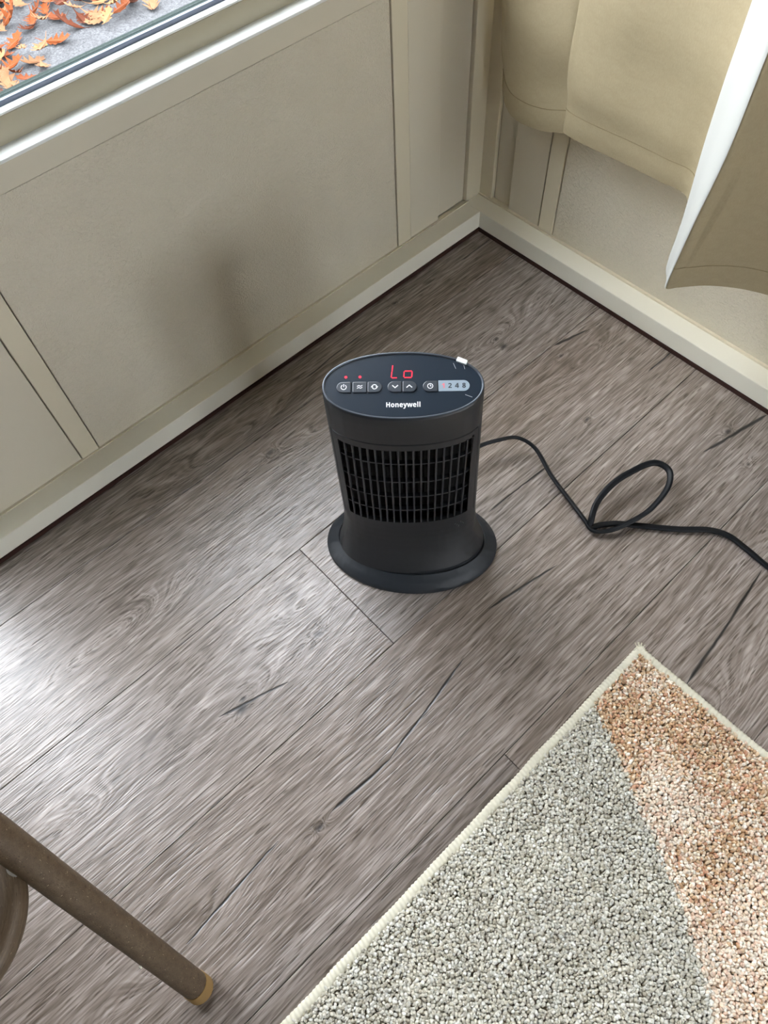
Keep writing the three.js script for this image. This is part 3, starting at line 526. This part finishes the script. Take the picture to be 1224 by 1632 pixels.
// ───────────────────────── metal chair at the lower left ─────────────────────────
{
  const mt = tex(512, 512, (x, y, c) => { const n = fbm(x / 40, y / 40) * 14 + noise(x / 6, y / 6) * 6 + (noise(x / 9 + 40, y / 9) > 0.72 ? -22 : 0) + (noise(x / 15, y / 15 + 70) > 0.9 ? 70 : 0); c[0] = clamp(88 + n, 0, 255); c[1] = clamp(71 + n, 0, 255); c[2] = clamp(52 + n * 0.9, 0, 255); });
  mt.repeat.set(2, 8);
  const metal = std({ map: mt, roughness: 0.5, metalness: 0.15, bumpMap: mt, bumpScale: 0.0004 });
  const ch = thing('metal_chair', 'brown painted metal chair leg with ring ornament at the lower left', 'chair', [0.34, 0, 1.09]);
  const o = new THREE.Vector3(0.34, 0, 1.09), V = (x, y, z) => new THREE.Vector3(x, y, z).sub(o);
  const tube = (a, b, r, seg = 24) => { const g = new THREE.CylinderGeometry(r, r, a.distanceTo(b), seg, 8); g.translate(0, a.distanceTo(b) / 2, 0); g.applyQuaternion(new THREE.Quaternion().setFromUnitVectors(new THREE.Vector3(0, 1, 0), b.clone().sub(a).normalize())); g.translate(a.x, a.y, a.z); return g; };
  const feet = [[0.5285, 0.918], [0.5285, 1.28], [0.16, 1.07], [0.16, 1.30]], tops = [[0.338, 0.905], [0.338, 1.26], [0.20, 1.05], [0.20, 1.28]];
  const cap = std({ color: 0x8f7040, roughness: 0.6 });
  feet.forEach(([x, z], i) => {
    const a = V(x, 0.001, z), b = V(tops[i][0], 0.42, tops[i][1]), d = b.clone().sub(a).normalize(), s = a.clone().addScaledVector(d, 0.016);
    const leg = mesh('leg', tube(a.clone().addScaledVector(d, 0.008), b, 0.0116), metal, ch);
    mesh('foot_cap', tube(a.clone().addScaledVector(d, 0.003), s, 0.0122), cap, leg);
  });
  for (const [h, dx, dz, w] of [[0.088, 0.006, 0.0105, 0.004], [0.150, -0.0116, 0.0041, 0.007]]) { // bare paint chips
    const q = V(0.5285 - (0.5285 - 0.338) * h / 0.42 + dx, h + 0.0095 * (dx > 0 ? 0.6 : 0.2), 0.918 - 0.013 * h / 0.42 + dz); mesh('paint_chip', new THREE.SphereGeometry(0.0014, 8, 6).scale(w / 0.003, 1, 0.8).rotateZ(-1.15).translate(q.x, q.y, q.z), std({ color: 0xd8d2c2, roughness: 0.6 }), ch);
  }
  const ring = new THREE.TorusGeometry(0.0525, 0.0114, 20, 64).rotateX(Math.PI / 2).translate(...V(0.4075, 0.235, 0.980).toArray());
  mesh('ring_ornament', ring, metal, ch);
  mesh('weld', tube(V(0.4180, 0.236, 0.925), V(0.4210, 0.247, 0.912), 0.006), std({ color: 0x9b958a, roughness: 0.5 }), ch);
  mesh('seat_frame', merge([tube(V(0.338, 0.42, 0.905), V(0.338, 0.42, 1.26), 0.0116), tube(V(0.20, 0.42, 1.05), V(0.20, 0.42, 1.28), 0.0116), tube(V(0.338, 0.42, 0.905), V(0.20, 0.42, 1.05), 0.0116), tube(V(0.338, 0.42, 1.26), V(0.20, 0.42, 1.28), 0.0116)]), metal, ch);
  const ss = new THREE.Shape(); ss.moveTo(0.21, 1.06); ss.lineTo(0.335, 0.915); ss.lineTo(0.335, 1.25); ss.lineTo(0.21, 1.27); const sgm = new THREE.ExtrudeGeometry(ss, { depth: 0.02, bevelEnabled: true, bevelSize: 0.006, bevelThickness: 0.006 }); sgm.rotateX(Math.PI / 2).translate(-0.34, 0.452, -1.09);
  mesh('seat', sgm, std({ color: 0x8d7c60, roughness: 0.8 }), ch);
}

// ───────────────────────── outside: concrete and fallen leaves ─────────────────────────
{
  const GY = -0.55;
  const con = tex(1024, 1024, (x, y, c) => { const n = fbm(x / 120, y / 120) * 12 + noise(x / 3, y / 3) * 16 + noise(x / 7 + 9, y / 7) * 14; c[0] = clamp(60 + n * 0.7, 0, 255); c[1] = clamp(60 + n * 0.7, 0, 255); c[2] = clamp(61 + n * 0.7, 0, 255); });  // ground colour darkened to offset the very bright sky
  const gg = metricUV(bx(-14, 16, GY - 0.1, GY, -14, 16), 1.4);
  const gr = mesh('pavement', gg, phys({ map: con, roughness: 0.95, specularIntensity: 0.12 })); gr.userData = { kind: 'structure', label: 'grey concrete ground outside the window' };
  struct(mesh('foundation', bx(-0.12, RX + 0.1, GY, -0.06, -0.12, RZ + 0.1), M.core), 'foundation under the room floor');
  const oak = (seed) => { // lobed leaf, curled
    const r = rng(seed), half = [[0, 0.006]], n = 4; let p = [];
    const prof = [[0.00, 0.002], [0.012, 0.006], [0.022, 0.022], [0.030, 0.012], [0.040, 0.034], [0.050, 0.013], [0.062, 0.036], [0.072, 0.012], [0.082, 0.022], [0.092, 0.008], [0.102, 0.0]];
    const s = new THREE.Shape(); s.moveTo(-0.022, -0.0008);
    prof.forEach(([x, w]) => s.lineTo(x + (w > 0.02 ? 0.006 : 0), -w * (0.85 + 0.3 * r()))); [...prof].reverse().forEach(([x, w]) => s.lineTo(x + (w > 0.02 ? 0.006 : 0), w * (0.85 + 0.3 * r()))); s.lineTo(-0.022, 0.0008);
    const g = new THREE.ExtrudeGeometry(s, { depth: 0.0006, bevelEnabled: false, steps: 1 }); g.rotateX(-Math.PI / 2);
    const q = g.attributes.position, cx = 4 + 5 * r(), cz = 8 + 10 * r(), tw = (r() - 0.5) * 6;
    for (let i = 0; i < q.count; i++) { const x = q.getX(i) - 0.04, z = q.getZ(i); q.setY(i, q.getY(i) + cx * x * x + cz * z * z + tw * x * z); q.setX(i, x); }
    g.computeVertexNormals(); return g;
  };
  const geos = [11, 12, 13, 14, 15].map(oak);
  const cols = [['rust brown', 0x4d2816], ['pale tan', 0x5f4430], ['orange brown', 0x5a2e17], ['dark russet', 0x3a1c10], ['sandy', 0x694d34]];  // leaf colours darkened so the bright sky does not wash them out
  const mats = cols.map(([, h]) => phys({ color: h, roughness: 0.95, specularIntensity: 0.12, side: THREE.DoubleSide }));
  const r = rng(4242); let n = 0;
  // density: thick drift to the far left, thinning over the bare concrete
  const dens = (x, z) => { const a = x + 0.95 * z, c = 0.75 * x - 0.66 * z; return Math.max(sm(-1.22, -1.42, c) * sm(-2.44, -2.58, a), 0.9 * sm(-1.43, -1.53, c) * sm(-2.34, -2.22, a)); };
  let tries = 0; const placed = [];
  while (n < 170 && tries++ < 9000) {
    const x = -2.85 + r() * 0.95, z = -0.80 + r() * 1.05; if (r() > dens(x, z) || x + 0.95 * z > -1.82 || x + 0.95 * z < -2.92 || 0.75 * x - 0.66 * z < -1.95) continue; if (placed.some(([a, b]) => Math.hypot(a - x, b - z) < 0.050)) continue; placed.push([x, z]);
    const ci = Math.floor(r() * 5), m = mesh('oak_leaf', geos[Math.floor(r() * 5)], mats[ci]);
    m.position.set(x, GY + 0.004 + r() * 0.03, z); m.rotation.set((r() - 0.5) * 0.8, r() * 6.283, (r() - 0.5) * 0.8); const s = 0.62 + 0.5 * r(); m.scale.set(s, s, s);
    m.userData = { label: cols[ci][0] + ' fallen oak leaf in the drift on the concrete outside the window', category: 'leaf', group: cols[ci][0] + ' leaves in the drift outside' }; n++;
  }
  const single = [[-2.16, -0.215, 0.9, 2, 'large orange brown oak leaf lying alone near the yellow leaf'], [-2.25, -0.10, 2.2, 2, 'pointed amber oak leaf left of the yellow leaf'], [-2.215, -0.40, 0.3, 1, 'pale tan leaf lying flat in the middle of bare concrete'], [-2.28, -0.47, 1.4, 4, 'small sandy leaf near the drift on bare concrete'], [-2.10, -0.585, 2.6, 1, 'pale leaf nearest the corner on bare concrete'], [-2.21, -0.55, 0.1, 3, 'narrow russet leaf on bare concrete']];
  for (const [x, z, a, ci, label] of single) { const m = mesh('oak_leaf', geos[ci], mats[ci]); m.position.set(x, GY + 0.004, z); m.rotation.set(0.15, a, -0.1); m.userData = { label, category: 'leaf' }; }
  const ys = new THREE.Shape(); ys.moveTo(-0.02, 0); ys.quadraticCurveTo(0, 0.022, 0.028, 0); ys.quadraticCurveTo(0, -0.022, -0.02, 0); const yg = new THREE.ExtrudeGeometry(ys, { depth: 0.0006, bevelEnabled: false }); yg.rotateX(-Math.PI / 2);
  const yl = mesh('yellow_leaf', yg, phys({ color: 0x74672f, roughness: 0.9, specularIntensity: 0.12, side: THREE.DoubleSide })); yl.position.set(-2.18, GY + 0.004, -0.164); yl.rotation.y = 1.0; yl.userData = { label: 'small yellow leaf on the concrete outside the window', category: 'leaf' };
}

renderer.render(scene, camera);
